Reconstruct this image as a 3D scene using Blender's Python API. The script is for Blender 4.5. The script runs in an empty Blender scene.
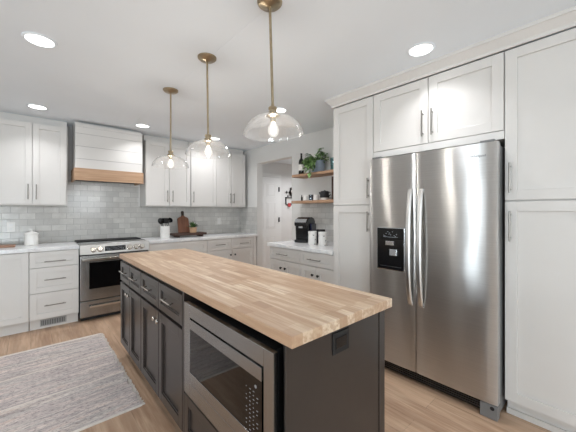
import bpy, bmesh, math, random
from mathutils import Vector, Matrix
random.seed(7)
C = bpy.context.scene.collection
PI = math.pi
sc = bpy.context.scene

# ------------------------------------------------------------------ camera
YAW = math.radians(41.45)
cd = bpy.data.cameras.new('camera'); cam = bpy.data.objects.new('camera', cd); C.objects.link(cam)
cam.location = (0, 0, 1.318)
cam.rotation_euler = (PI/2, 0, -YAW)
cd.sensor_width = 36.0; cd.lens = 36.0*291.3/576.0
cd.shift_y = -(216-211.05)/576.0
cd.clip_start = 0.02; cd.clip_end = 100
sc.camera = cam

# ------------------------------------------------------------------ world, exposure
w = bpy.data.worlds.new('world'); sc.world = w; w.use_nodes = True
w.node_tree.nodes['Background'].inputs[0].default_value = (0.85, 0.92, 1.0, 1)
w.node_tree.nodes['Background'].inputs[1].default_value = 1.0
vs = sc.view_settings
vs.view_transform = 'Standard'; vs.look = 'None'; vs.gamma = 1.0; vs.use_curve_mapping = False
vs.exposure = -0.65

def area(name, loc, rot, sx, sy, power, color=(1, 1, 1)):
    l = bpy.data.lights.new(name, 'AREA'); l.shape = 'RECTANGLE'; l.size = sx; l.size_y = sy
    l.energy = power; l.color = color
    o = bpy.data.objects.new(name, l); C.objects.link(o); o.location = loc; o.rotation_euler = rot
    return o
# daylight lamps, added outside made-up, unseen window openings
DAY = (0.85, 0.94, 1.0)
area('daylight_fill', (-3.32, 1.9, 1.45), (0, -PI/2, 0), 1.3, 0.4, 42, DAY)
area('daylight_fill', (-3.32, -0.45, 1.45), (0, -PI/2, 0), 1.3, 0.9, 75, DAY)
area('daylight_fill', (1.5, -3.14, 1.78), (PI/2, 0, 0), 0.42, 0.46, 55, DAY)
area('daylight_fill', (-1.35, -3.14, 1.2), (PI/2, 0, 0), 1.9, 1.9, 62, DAY)
# daylight lamp aimed up, added to brighten the ceiling
area('ceiling_fill', (-1.35, -3.5, 0.35), (math.radians(128), 0, 0), 1.9, 1.2, 190, (0.80, 0.92, 1.0))

# ------------------------------------------------------------------ materials
def new_mat(name):
    m = bpy.data.materials.new(name); m.use_nodes = True
    return m, m.node_tree.nodes, m.node_tree.links, m.node_tree.nodes['Principled BSDF']
def s2l(c):
    return tuple(((x/255)/12.92 if x/255 <= 0.04045 else ((x/255+0.055)/1.055)**2.4) for x in c)+(1,)
def simple(name, rgb, rough=0.5, metal=0.0, bump=0.0, bscale=300, vary=0.0, vscale=6, spec=0.5, coat=0.0):
    m, n, l, b = new_mat(name)
    b.inputs['Roughness'].default_value = rough; b.inputs['Metallic'].default_value = metal
    b.inputs['Specular IOR Level'].default_value = spec; b.inputs['Coat Weight'].default_value = coat
    tc = n.new('ShaderNodeTexCoord')
    c = s2l(rgb)
    nz = n.new('ShaderNodeTexNoise'); nz.inputs['Scale'].default_value = vscale; nz.inputs['Detail'].default_value = 4
    l.new(tc.outputs['Object'], nz.inputs['Vector'])
    r = n.new('ShaderNodeValToRGB')
    r.color_ramp.elements[0].position = 0.3; r.color_ramp.elements[1].position = 0.7
    r.color_ramp.elements[0].color = tuple(x*(1-vary) for x in c[:3])+(1,)
    r.color_ramp.elements[1].color = tuple(min(1, x*(1+vary)) for x in c[:3])+(1,)
    l.new(nz.outputs['Fac'], r.inputs['Fac']); l.new(r.outputs['Color'], b.inputs['Base Color'])
    if bump:
        n2 = n.new('ShaderNodeTexNoise'); n2.inputs['Scale'].default_value = bscale
        l.new(tc.outputs['Object'], n2.inputs['Vector'])
        bp = n.new('ShaderNodeBump'); bp.inputs['Strength'].default_value = bump; bp.inputs['Distance'].default_value = 0.002
        l.new(n2.outputs['Fac'], bp.inputs['Height']); l.new(bp.outputs['Normal'], b.inputs['Normal'])
    return m
def mapping(n, l, src, scale, rot=(0, 0, 0), loc=(0, 0, 0)):
    mp = n.new('ShaderNodeMapping'); mp.inputs['Scale'].default_value = scale
    mp.inputs['Rotation'].default_value = rot; mp.inputs['Location'].default_value = loc
    l.new(src, mp.inputs['Vector']); return mp.outputs['Vector']
def swizzle(n, l, order):
    tc = n.new('ShaderNodeTexCoord'); s = n.new('ShaderNodeSeparateXYZ'); l.new(tc.outputs['Object'], s.inputs[0])
    c = n.new('ShaderNodeCombineXYZ')
    for i, a in enumerate(order):
        if a: l.new(s.outputs[a], c.inputs[i])
    return c.outputs[0]
def mixc(n, l, fac, a, b, mode='MIX'):
    m = n.new('ShaderNodeMix'); m.data_type = 'RGBA'; m.blend_type = mode
    for sock, v in ((m.inputs[0], fac), (m.inputs[6], a), (m.inputs[7], b)):
        if hasattr(v, 'is_output'): l.new(v, sock)
        else: sock.default_value = v
    return m.outputs[2]
def ramp(n, l, src, stops):
    r = n.new('ShaderNodeValToRGB'); e = r.color_ramp.elements
    while len(e) < len(stops): e.new(0.5)
    for i, (p, c) in enumerate(stops): e[i].position = p; e[i].color = c
    l.new(src, r.inputs['Fac']); return r.outputs['Color']
def noise(n, l, vec, scale, detail=4, rough=0.5):
    z = n.new('ShaderNodeTexNoise'); z.inputs['Scale'].default_value = scale
    z.inputs['Detail'].default_value = detail; z.inputs['Roughness'].default_value = rough
    l.new(vec, z.inputs['Vector']); return z.outputs['Fac']
def brick(n, l, vec, c1, c2, mort, bw, rh, ms, off=0.5, bias=0.0):
    b = n.new('ShaderNodeTexBrick'); l.new(vec, b.inputs['Vector'])
    b.inputs['Color1'].default_value = c1; b.inputs['Color2'].default_value = c2; b.inputs['Mortar'].default_value = mort
    b.inputs['Scale'].default_value = 1; b.inputs['Brick Width'].default_value = bw; b.inputs['Row Height'].default_value = rh
    b.inputs['Mortar Size'].default_value = ms; b.inputs['Mortar Smooth'].default_value = 0.1; b.inputs['Bias'].default_value = bias
    b.offset = off; b.offset_frequency = 2
    return b
def bumpn(n, l, h, bsdf, strength, dist, prev=None):
    bp = n.new('ShaderNodeBump'); bp.inputs['Strength'].default_value = strength; bp.inputs['Distance'].default_value = dist
    l.new(h, bp.inputs['Height'])
    if prev: l.new(prev, bp.inputs['Normal'])
    l.new(bp.outputs['Normal'], bsdf.inputs['Normal']); return bp.outputs['Normal']

M = {}
M['cab'] = simple('white_cabinet_paint', (220, 217, 213), 0.4, vary=0.01)
M['wall'] = simple('wall_paint', (226, 225, 222), 0.85, vary=0.015, vscale=3)
M['ceil'] = simple('ceiling_paint', (240, 246, 251), 0.9, vary=0.015, vscale=1.5)
M['trim'] = simple('white_trim_paint', (232, 232, 230), 0.45)
M['hallwall'] = simple('hall_wall_paint', (224, 223, 221), 0.85, vary=0.01)
M['nickel'] = simple('brushed_nickel', (200, 195, 188), 0.25, 1.0)
M['pull'] = simple('satin_pull_metal', (150, 146, 140), 0.35, 1.0)
M['black'] = simple('black_plastic', (14, 14, 16), 0.25)
M['matblack'] = simple('matte_black', (20, 20, 21), 0.6)
M['dark'] = simple('dark_recess', (12, 12, 12), 0.8)
M['gap'] = simple('grey_gap', (90, 90, 90), 0.8)
M['brass'] = simple('aged_brass', (174, 159, 134), 0.3, 1.0, vary=0.1, vscale=30)
M['greyplastic'] = simple('grey_plastic', (120, 120, 120), 0.4)
M['ceramic'] = simple('white_ceramic', (236, 234, 230), 0.2)
M['glassblack'] = simple('black_glass', (10, 10, 11), 0.04, spec=0.6)
M['micglass'] = simple('microwave_black_glass', (9, 7, 7), 0.05, spec=0.35)
M['potblue'] = simple('blue_grey_ceramic', (158, 174, 192), 0.45, vary=0.08, vscale=20)
M['bottle'] = simple('dark_green_bottle_glass', (22, 26, 18), 0.08)
M['paper'] = simple('paper_label', (230, 228, 222), 0.7)
M['pot'] = simple('tan_clay', (196, 160, 128), 0.7, vary=0.06, vscale=30)
M['leather'] = simple('dark_leather', (48, 34, 26), 0.6)
M['red'] = simple('red_cloth', (190, 70, 74), 0.7)
M['soil'] = simple('potting_soil', (50, 38, 30), 0.95)
M['fabricdark'] = simple('dark_blue_glass', (40, 52, 70), 0.1)
M['mark'] = simple('pale_print', (150, 148, 148), 0.5)
M['markblue'] = simple('bright_print', (170, 178, 188), 0.5)
M['darkprint'] = simple('dark_print', (70, 70, 72), 0.4)
M['blueplastic'] = simple('glossy_navy_plastic', (16, 20, 52), 0.12)
M['silver'] = simple('silver_plastic', (190, 192, 195), 0.2, 0.8)

M['silverbar'] = simple('bright_satin_metal', (226, 225, 222), 0.33, 1.0)
M['ventgrey'] = simple('light_grey_metal', (168, 168, 166), 0.5)
# island paint: dark warm grey
M['island'] = simple('dark_island_paint', (55, 49, 46), 0.28, vary=0.05, vscale=5, bump=0.03)

def steel(name, base, rough, aniso=0.75, rot=0.0):
    m, n, l, b = new_mat(name)
    b.inputs['Metallic'].default_value = 1.0; b.inputs['Roughness'].default_value = rough
    b.inputs['Anisotropic'].default_value = aniso; b.inputs['Anisotropic Rotation'].default_value = rot
    t = n.new('ShaderNodeCombineXYZ'); t.inputs[2].default_value = 1.0   # brushing runs level, so glints stretch upright
    l.new(t.outputs[0], b.inputs['Tangent'])
    tc = n.new('ShaderNodeTexCoord')
    v = mapping(n, l, tc.outputs['Object'], (3, 3, 500))
    f = noise(n, l, v, 1.0, 3)
    col = ramp(n, l, f, [(0.3, tuple(x*0.93 for x in base[:3])+(1,)), (0.7, tuple(min(1, x*1.05) for x in base[:3])+(1,))])
    l.new(col, b.inputs['Base Color'])
    wv = noise(n, l, mapping(n, l, tc.outputs['Object'], (3.0, 3.0, 2.2)), 1.0, 2, 0.4)
    bumpn(n, l, wv, b, 0.35, 0.012)
    return m
M['steel'] = steel('brushed_stainless', s2l((208, 208, 207)), 0.28, 1.0, 0.0)
M['steel2'] = steel('satin_stainless', s2l((166, 166, 165)), 0.26, 0.85)

M['steel3'] = steel('matte_stainless', s2l((186, 185, 183)), 0.42, 0.3)
# clear thin glass
def thin_glass(name, tint=(1, 1, 1, 1), gl=1.0, milk=0):
    m = bpy.data.materials.new(name); m.use_nodes = True; n = m.node_tree.nodes; l = m.node_tree.links
    n.clear()
    out = n.new('ShaderNodeOutputMaterial'); tr = n.new('ShaderNodeBsdfTransparent'); tr.inputs[0].default_value = tint
    g = n.new('ShaderNodeBsdfGlossy'); g.inputs['Roughness'].default_value = 0.03
    fr = n.new('ShaderNodeLayerWeight'); fr.inputs[0].default_value = 0.5
    tc = n.new('ShaderNodeTexCoord')
    z = n.new('ShaderNodeTexNoise'); z.inputs['Scale'].default_value = 14; l.new(tc.outputs['Object'], z.inputs['Vector'])
    bp = n.new('ShaderNodeBump'); bp.inputs['Strength'].default_value = 0.25; bp.inputs['Distance'].default_value = 0.01
    l.new(z.outputs['Fac'], bp.inputs['Height'])
    l.new(bp.outputs['Normal'], g.inputs['Normal'])
    pw = n.new('ShaderNodeMath'); pw.operation = 'POWER'; pw.inputs[1].default_value = 4.0; l.new(fr.outputs['Facing'], pw.inputs[0])
    mul = n.new('ShaderNodeMath'); mul.operation = 'MULTIPLY_ADD'; mul.inputs[1].default_value = 0.8*gl; mul.inputs[2].default_value = 0.07*gl; mul.use_clamp = True
    l.new(pw.outputs[0], mul.inputs[0])
    mx = n.new('ShaderNodeMixShader'); l.new(mul.outputs[0], mx.inputs[0]); l.new(tr.outputs[0], mx.inputs[1]); l.new(g.outputs[0], mx.inputs[2])
    if milk:
        df = n.new('ShaderNodeBsdfTranslucent'); df2 = n.new('ShaderNodeBsdfDiffuse'); ad = n.new('ShaderNodeMixShader')
        l.new(df.outputs[0], ad.inputs[1]); l.new(df2.outputs[0], ad.inputs[2])
        m2 = n.new('ShaderNodeMixShader'); v = n.new('ShaderNodeTexNoise'); v.inputs['Scale'].default_value = 30; l.new(tc.outputs['Object'], v.inputs['Vector'])
        k = n.new('ShaderNodeMath'); k.operation = 'MULTIPLY'; k.inputs[1].default_value = milk*2; l.new(v.outputs['Fac'], k.inputs[0])
        l.new(k.outputs[0], m2.inputs[0]); l.new(mx.outputs[0], m2.inputs[1]); l.new(ad.outputs[0], m2.inputs[2]); mx = m2
    l.new(mx.outputs[0], out.inputs[0]); return m
M['glass'] = thin_glass('clear_shade_glass', (0.995, 0.995, 0.995, 1), 1.3, 0.035)
M['pane'] = thin_glass('window_pane_glass')
M['tealglass'] = thin_glass('teal_glass', (0.55, 0.75, 0.76, 1), 1.5)
M['tumbler'] = thin_glass('smoked_glass', (0.45, 0.5, 0.56, 1), 1.5)

def emis(name, col, st):
    m = bpy.data.materials.new(name); m.use_nodes = True; n = m.node_tree.nodes; l = m.node_tree.links
    b = n['Principled BSDF']; b.inputs['Base Color'].default_value = col
    b.inputs['Emission Color'].default_value = col; b.inputs['Emission Strength'].default_value = st
    return m
M['lens'] = emis('lit_lens', (1, 0.99, 0.97, 1), 6)
def glow_glass():
    m = bpy.data.materials.new('glowing_bulb_glass'); m.use_nodes = True; n = m.node_tree.nodes; l = m.node_tree.links
    n.clear(); out = n.new('ShaderNodeOutputMaterial'); tr = n.new('ShaderNodeBsdfTransparent'); e = n.new('ShaderNodeEmission')
    e.inputs[0].default_value = (1, 0.97, 0.92, 1); e.inputs[1].default_value = 1.9
    mx = n.new('ShaderNodeMixShader'); mx.inputs[0].default_value = 0.45
    l.new(tr.outputs[0], mx.inputs[1]); l.new(e.outputs[0], mx.inputs[2]); l.new(mx.outputs[0], out.inputs[0]); return m
M['bulb'] = glow_glass()
M['filament'] = emis('lit_filament', (1, 0.9, 0.72, 1), 30)

# floor planks along Y
def mk_floor():
    m, n, l, b = new_mat('oak_plank_floor')
    v = swizzle(n, l, ('Y', 'X', None))
    br = brick(n, l, v, s2l((178, 143, 116)), s2l((207, 173, 144)), s2l((120, 96, 78)), 1.35, 0.165, 0.0016, 0.37)
    tc = n.new('ShaderNodeTexCoord')
    # offset the grain plank by plank with the brick tint
    g1 = noise(n, l, mapping(n, l, tc.outputs['Object'], (46, 3.2, 1)), 1.0, 6, 0.62)
    g2 = noise(n, l, mapping(n, l, tc.outputs['Object'], (9, 1.3, 1)), 1.3, 3, 0.5)
    c = mixc(n, l, ramp(n, l, g1, [(0.35, (1, 1, 1, 1)), (0.62, (0, 0, 0, 1))]), br.outputs['Color'], s2l((210, 180, 153)))
    c = mixc(n, l, ramp(n, l, g2, [(0.38, (0.45, 0.45, 0.45, 1)), (0.62, (0, 0, 0, 1))]), c, s2l((138, 104, 80)))
    l.new(c, b.inputs['Base Color']); b.inputs['Roughness'].default_value = 0.42
    p = bumpn(n, l, br.outputs['Fac'], b, 0.25, -0.002)
    bumpn(n, l, g1, b, 0.08, 0.001, p)
    return m
M['floor'] = mk_floor()

def mk_butcher():
    m, n, l, b = new_mat('butcher_block_maple')
    v = swizzle(n, l, ('Y', 'X', None))
    br = brick(n, l, v, (0, 0, 0, 1), (1, 1, 1, 1), (0.2, 0.2, 0.2, 1), 0.47, 0.047, 0.0005, 0.41)
    br2 = brick(n, l, mapping(n, l, v, (1, 1, 1), loc=(0.2, 0.0, 0)), (0, 0, 0, 1), (1, 1, 1, 1), (0.3, 0.3, 0.3, 1), 0.31, 0.047, 0.0003, 0.63)
    mm = mixc(n, l, 0.5, br.outputs['Color'], br2.outputs['Color'])
    tc = n.new('ShaderNodeTexCoord')
    base = ramp(n, l, mm, [(0.05, s2l((160, 128, 102))), (0.28, s2l((192, 162, 133))), (0.6, s2l((208, 184, 157))), (0.95, s2l((224, 206, 182)))])
    g = noise(n, l, mapping(n, l, tc.outputs['Object'], (60, 4, 60)), 1.0, 5, 0.6)
    c = mixc(n, l, ramp(n, l, g, [(0.42, (0.7, 0.7, 0.7, 1)), (0.6, (0, 0, 0, 1))]), base, s2l((176, 140, 112)))
    l.new(c, b.inputs['Base Color']); b.inputs['Roughness'].default_value = 0.42
    return m
M['butcher'] = mk_butcher()

def mk_wood(name, c1, c2, axis='Y', rough=0.55, fine=50):
    m, n, l, b = new_mat(name)
    tc = n.new('ShaderNodeTexCoord')
    s = [fine, fine, fine]; s['XYZ'.index(axis)] = 3
    g = noise(n, l, mapping(n, l, tc.outputs['Object'], tuple(s)), 1.0, 6, 0.6)
    l.new(ramp(n, l, g, [(0.3, s2l(c1)), (0.7, s2l(c2))]), b.inputs['Base Color'])
    b.inputs['Roughness'].default_value = rough
    bumpn(n, l, g, b, 0.1, 0.001)
    return m
M['hoodwood'] = mk_wood('hood_band_oak', (170, 134, 104), (198, 164, 134), 'X')
M['shelfwood'] = mk_wood('shelf_wood', (150, 112, 84), (196, 160, 130), 'Y')
M['walnut'] = mk_wood('walnut_board', (92, 56, 40), (128, 84, 60), 'Z')
M['darkwalnut'] = mk_wood('dark_wood_riser', (48, 32, 26), (84, 58, 46), 'X')
M['boardwood'] = mk_wood('tan_board', (140, 104, 84), (180, 142, 118), 'X')

def mk_tile(name, order):
    m, n, l, b = new_mat(name)
    v = swizzle(n, l, order)
    v = mapping(n, l, v, (1, 1, 1), loc=(0.03, -0.914+0.002, 0))
    br = brick(n, l, v, s2l((202, 200, 196)), s2l((224, 222, 217)), s2l((176, 174, 170)), 0.1524, 0.0762, 0.0026, 0.5)
    tc = n.new('ShaderNodeTexCoord')
    cl = noise(n, l, tc.outputs['Object'], 9, 5, 0.65)
    c = mixc(n, l, ramp(n, l, cl, [(0.35, (0.5, 0.5, 0.5, 1)), (0.65, (0, 0, 0, 1))]), br.outputs['Color'], s2l((190, 188, 184)))
    l.new(c, b.inputs['Base Color']); b.inputs['Roughness'].default_value = 0.12
    l.new(ramp(n, l, br.outputs['Fac'], [(0, (0.07, 0.07, 0.07, 1)), (1, (0.8, 0.8, 0.8, 1))]), b.inputs['Roughness'])
    p = bumpn(n, l, br.outputs['Fac'], b, 0.5, -0.002)
    wv = noise(n, l, tc.outputs['Object'], 42, 3, 0.6)
    bumpn(n, l, wv, b, 0.5, 0.003, p)
    return m
M['tileXZ'] = mk_tile('glazed_subway_tile', ('X', 'Z', None))
M['tileYZ'] = mk_tile('glazed_subway_tile_side', ('Y', 'Z', None))

def mk_quartz():
    m, n, l, b = new_mat('white_quartz')
    tc = n.new('ShaderNodeTexCoord')
    g = noise(n, l, tc.outputs['Object'], 4, 8, 0.7)
    l.new(ramp(n, l, g, [(0.42, s2l((236, 236, 236))), (0.5, s2l((222, 222, 224))), (0.56, s2l((238, 238, 237)))]), b.inputs['Base Color'])
    b.inputs['Roughness'].default_value = 0.18
    return m
M['quartz'] = mk_quartz()

def mk_rug():
    m, n, l, b = new_mat('woven_rug')
    tc = n.new('ShaderNodeTexCoord'); o = tc.outputs['Object']
    f = noise(n, l, mapping(n, l, o, (34, 90, 1)), 1.0, 4, 0.8)
    band = noise(n, l, mapping(n, l, o, (0.9, 7.5, 1)), 1.0, 3, 0.6)
    mid = noise(n, l, mapping(n, l, o, (3.5, 30, 1)), 1.0, 4, 0.7)
    base = ramp(n, l, band, [(0.3, s2l((200, 182, 174))), (0.45, s2l((222, 213, 206))), (0.53, s2l((208, 194, 190))), (0.66, s2l((230, 217, 209)))])
    c = mixc(n, l, ramp(n, l, mid, [(0.38, (0.6, 0.6, 0.6, 1)), (0.55, (0, 0, 0, 1))]), base, s2l((150, 144, 146)))
    c = mixc(n, l, ramp(n, l, mid, [(0.58, (0, 0, 0, 1)), (0.72, (0.6, 0.6, 0.6, 1))]), c, s2l((216, 186, 164)))
    c = mixc(n, l, ramp(n, l, f, [(0.36, (0.75, 0.75, 0.75, 1)), (0.5, (0, 0, 0, 1))]), c, s2l((110, 100, 102)))
    c = mixc(n, l, ramp(n, l, f, [(0.55, (0, 0, 0, 1)), (0.68, (0.8, 0.8, 0.8, 1))]), c, s2l((226, 220, 214)))
    # cream cross stripes at set heights of the weave
    s = n.new('ShaderNodeSeparateXYZ'); l.new(o, s.inputs[0])
    for y0, wd, st in ((3.13, 0.010, 0.75), (2.67, 0.010, 0.8), (2.42, 0.006, 0.45), (3.655, 0.012, 0.8)):
        a = n.new('ShaderNodeMath'); a.operation = 'COMPARE'; a.inputs[1].default_value = y0; a.inputs[2].default_value = wd
        l.new(s.outputs['Y'], a.inputs[0])
        k = n.new('ShaderNodeMath'); k.operation = 'MULTIPLY'; k.inputs[1].default_value = st; l.new(a.outputs[0], k.inputs[0])
        c = mixc(n, l, k.outputs[0], c, s2l((226, 216, 206)))
    l.new(c, b.inputs['Base Color']); b.inputs['Roughness'].default_value = 0.95; b.inputs['Specular IOR Level'].default_value = 0.1
    bumpn(n, l, f, b, 0.6, 0.004)
    return m
M['rug'] = mk_rug()
M['fringe'] = simple('rug_fringe', (222, 214, 206), 0.95, vary=0.05, vscale=40)

def mk_leaf(name, a, b_):
    m, n, l, b = new_mat(name)
    oi = n.new('ShaderNodeTexCoord')
    g = noise(n, l, oi.outputs['Object'], 25, 3)
    l.new(ramp(n, l, g, [(0.35, s2l(a)), (0.65, s2l(b_))]), b.inputs['Base Color']); b.inputs['Roughness'].default_value = 0.4
    return m
M['leaf'] = mk_leaf('pothos_leaf', (58, 88, 48), (140, 172, 108))
M['leaf2'] = mk_leaf('succulent_leaf', (40, 66, 38), (88, 118, 66))

def mk_speckle():
    m, n, l, b = new_mat('white_ceramic_black_specks')
    tc = n.new('ShaderNodeTexCoord')
    g = noise(n, l, tc.outputs['Object'], 38, 1, 0.3)
    l.new(ramp(n, l, g, [(0.28, s2l((60, 60, 60))), (0.33, s2l((228, 226, 222)))]), b.inputs['Base Color']); b.inputs['Roughness'].default_value = 0.35
    return m
M['speck'] = mk_speckle()

# ------------------------------------------------------------------ mesh helpers
class MB:
    def __init__(s): s.bm = bmesh.new()
    def box(s, x0, x1, y0, y1, z0, z1):
        if x0 > x1: x0, x1 = x1, x0
        if y0 > y1: y0, y1 = y1, y0
        if z0 > z1: z0, z1 = z1, z0
        v = [s.bm.verts.new(p) for p in ((x0,y0,z0),(x1,y0,z0),(x1,y1,z0),(x0,y1,z0),(x0,y0,z1),(x1,y0,z1),(x1,y1,z1),(x0,y1,z1))]
        for f in ((0,3,2,1),(4,5,6,7),(0,1,5,4),(1,2,6,5),(2,3,7,6),(3,0,4,7)): s.bm.faces.new([v[i] for i in f])
        return s
    def prism(s, pts, axis, a, b):
        """closed polygon pts (2D) extruded along axis from a to b"""
        def P(p, t):
            return {'X': (t, p[0], p[1]), 'Y': (p[0], t, p[1]), 'Z': (p[0], p[1], t)}[axis]
        A = [s.bm.verts.new(P(p, a)) for p in pts]; B = [s.bm.verts.new(P(p, b)) for p in pts]
        n = len(pts)
        s.bm.faces.new(A); s.bm.faces.new(list(reversed(B)))
        for i in range(n): s.bm.faces.new([A[i], B[i], B[(i+1) % n], A[(i+1) % n]])
        return s
    def lathe(s, prof, cx=0, cy=0, seg=32, closed=False):
        rings = []
        for r, z in prof:
            if r < 1e-6: rings.append([s.bm.verts.new((cx, cy, z))])
            else: rings.append([s.bm.verts.new((cx+r*math.cos(2*PI*i/seg), cy+r*math.sin(2*PI*i/seg), z)) for i in range(seg)])
        pairs = list(zip(rings, rings[1:]))
        if closed: pairs.append((rings[-1], rings[0]))
        for a, b in pairs:
            for i in range(seg):
                j = (i+1) % seg
                if len(a) == 1 and len(b) == 1: continue
                if len(a) == 1: s.bm.faces.new([a[0], b[j], b[i]])
                elif len(b) == 1: s.bm.faces.new([a[i], a[j], b[0]])
                else: s.bm.faces.new([a[i], a[j], b[j], b[i]])
        return s
    def tube(s, pts, r, seg=12, flat=None):
        pts = [Vector(p) for p in pts]; rings = []
        for i, p in enumerate(pts):
            d = (pts[min(i+1, len(pts)-1)]-pts[max(i-1, 0)]).normalized()
            up = Vector((0, 0, 1)) if abs(d.z) < 0.9 else Vector((1, 0, 0))
            a = d.cross(up).normalized(); b = d.cross(a).normalized()
            rr = r[i] if isinstance(r, (list, tuple)) else r
            rings.append([s.bm.verts.new(p+a*math.cos(2*PI*k/seg)*rr+b*math.sin(2*PI*k/seg)*rr) for k in range(seg)])
        for A, B in zip(rings, rings[1:]):
            for k in range(seg): s.bm.faces.new([A[k], A[(k+1) % seg], B[(k+1) % seg], B[k]])
        s.bm.faces.new(rings[0]); s.bm.faces.new(list(reversed(rings[-1])))
        return s
    def quad(s, *p): s.bm.faces.new([s.bm.verts.new(q) for q in p]); return s
    def xform(s, mat): bmesh.ops.transform(s.bm, matrix=mat, verts=s.bm.verts); return s
    def build(s, name, mat, parent=None, bevel=0.0, smooth=False, loc=None):
        bmesh.ops.recalc_face_normals(s.bm, faces=s.bm.faces)
        me = bpy.data.meshes.new(name); s.bm.to_mesh(me); s.bm.free()
        me.materials.append(M[mat] if isinstance(mat, str) else mat)
        o = bpy.data.objects.new(name, me); C.objects.link(o)
        if parent: o.parent = parent
        if loc: o.location = loc
        if smooth:
            for p in me.polygons: p.use_smooth = True
            try: me.set_sharp_from_angle(angle=math.radians(38))
            except Exception: pass
        if bevel:
            b = o.modifiers.new('bevel', 'BEVEL'); b.width = bevel; b.segments = 2; b.limit_method = 'ANGLE'
        return o
def thing(name, label, cat, loc=(0, 0, 0), rz=0, group=None):
    o = bpy.data.objects.new(name, None); C.objects.link(o); o.location = loc; o.rotation_euler = (0, 0, rz)
    o.empty_display_size = 0.05
    return tag(o, label, cat, group)
def tag(o, label, cat, group=None):
    o['label'] = label; o['category'] = cat
    if group: o['group'] = group
    return o
def struct(name, mb, mat, parent=None, **k):
    o = mb.build(name, mat, parent, **k); o['kind'] = 'structure'; return o
def dup(root, loc, label):
    r = root.copy(); C.objects.link(r); r.location = loc; r['label'] = label
    for ch in list(root.children):
        c = ch.copy(); C.objects.link(c); c.parent = r
        for g in list(ch.children):
            d = g.copy(); C.objects.link(d); d.parent = c
    return r

# ------------------------------------------------------------------ room shell
H = 2.44; WX = 3.02; BY = 4.81
XL = -3.2; YB = -3.0
struct('floor', MB().box(XL-0.12, 5.4, YB-0.12, 5.05, -0.05, 0), 'floor')
# ceiling: two sheets meeting in a very shallow ridge line over the island
mb = MB(); mb.prism([(XL-0.12, H), (0.975, H), (0.982, H+0.0012), (0.989, H), (WX+0.12, H), (WX+0.12, H+0.08), (XL-0.12, H+0.08)], 'Y', YB-0.12, BY+0.12)
struct('ceiling', mb, 'ceil')
struct('wall_back', MB().box(XL-0.12, WX+0.12, BY, BY+0.12, 0, H), 'wall')
# right wall with the doorway (Y 3.33 .. 4.25)
mb = MB(); mb.box(WX, WX+0.12, YB-0.12, 3.33, 0, H); mb.box(WX, WX+0.12, 4.25, BY, 0, H); mb.box(WX, WX+0.12, 3.33, 4.25, 2.165, H)
struct('wall_right', mb, 'wall')
# left wall with two added, unseen window openings
mb = MB(); mb.box(XL-0.12, XL, YB, -0.9, 0, H); mb.box(XL-0.12, XL, 0.0, 1.65, 0, H); mb.box(XL-0.12, XL, 2.15, BY, 0, H)
for a, b in ((-0.9, 0.0), (1.65, 2.15)): mb.box(XL-0.12, XL, a, b, 0, 0.8); mb.box(XL-0.12, XL, a, b, 2.1, H)
struct('wall_left', mb, 'wall')
mb = MB(); mb.box(XL-0.12, -2.4, YB-0.12, YB, 0, H); mb.box(-0.3, 1.25, YB-0.12, YB, 0, H); mb.box(1.75, WX, YB-0.12, YB, 0, H); mb.box(-2.4, -0.3, YB-0.12, YB, 0, 0.1); mb.box(-2.4, -0.3, YB-0.12, YB, 2.25, H); mb.box(1.25, 1.75, YB-0.12, YB, 0, 1.5); mb.box(1.25, 1.75, YB-0.12, YB, 2.06, H)
struct('wall_front', mb, 'wall')
def window(n, ax, a0, a1, z0, z1, c, bars):  # added windows, unseen; placed for their light and its reflections
    mb = MB(); t = 0.045
    segs = [(a0, a0+t, z0, z1), (a1-t, a1, z0, z1), (a0+t, a1-t, z0, z0+t), (a0+t, a1-t, z1-t, z1)]
    for k in range(1, bars): m_ = a0+(a1-a0)*k/bars; segs.append((m_-0.02, m_+0.02, z0+t, z1-t))
    for (p, q, r, s_) in segs:
        if ax == 'X': mb.box(c-0.04, c+0.04, p, q, r, s_)
        else: mb.box(p, q, c-0.04, c+0.04, r, s_)
    o = struct('window_%d' % n, mb, 'trim')
    mb = MB()
    if ax == 'X': mb.box(c-0.003, c+0.003, a0+t, a1-t, z0+t, z1-t)
    else: mb.box(a0+t, a1-t, c-0.003, c+0.003, z0+t, z1-t)
    mb.build('pane', 'pane', o)
window(1, 'X', -0.9, 0.0, 0.8, 2.1, XL-0.06, 1)
window(2, 'X', 1.65, 2.15, 0.8, 2.1, XL-0.06, 1)  # added, unseen; placed to mirror as a band in the fridge
window(3, 'Y', -2.4, -0.3, 0.1, 2.25, YB-0.06, 2)
window(4, 'Y', 1.25, 1.75, 1.5, 2.06, YB-0.06, 1)  # added, unseen; kept small for a glint on the tile
# hall beyond the doorway
HY = 4.93
mb = MB(); mb.box(WX+0.12, 5.4, HY, HY+0.12, 0, H)
struct('wall_hall_back', mb, 'hallwall')
struct('wall_hall_right', MB().box(5.28, 5.4, 2.9, HY, 0, H), 'hallwall')
struct('wall_hall_front', MB().box(WX+0.12, 5.4, 2.78, 2.9, 0, H), 'hallwall')
struct('ceiling_hall', MB().box(WX+0.12, 5.4, 2.78, HY+0.12, 2.38, 2.43), 'ceil')
struct('baseboard_hall', MB().box(4.14, 5.28, HY-0.015, HY, 0, 0.1), 'trim')
struct('baseboard_right', MB().box(WX-0.014, WX, 2.99, 3.33, 0, 0.1), 'trim')
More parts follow.
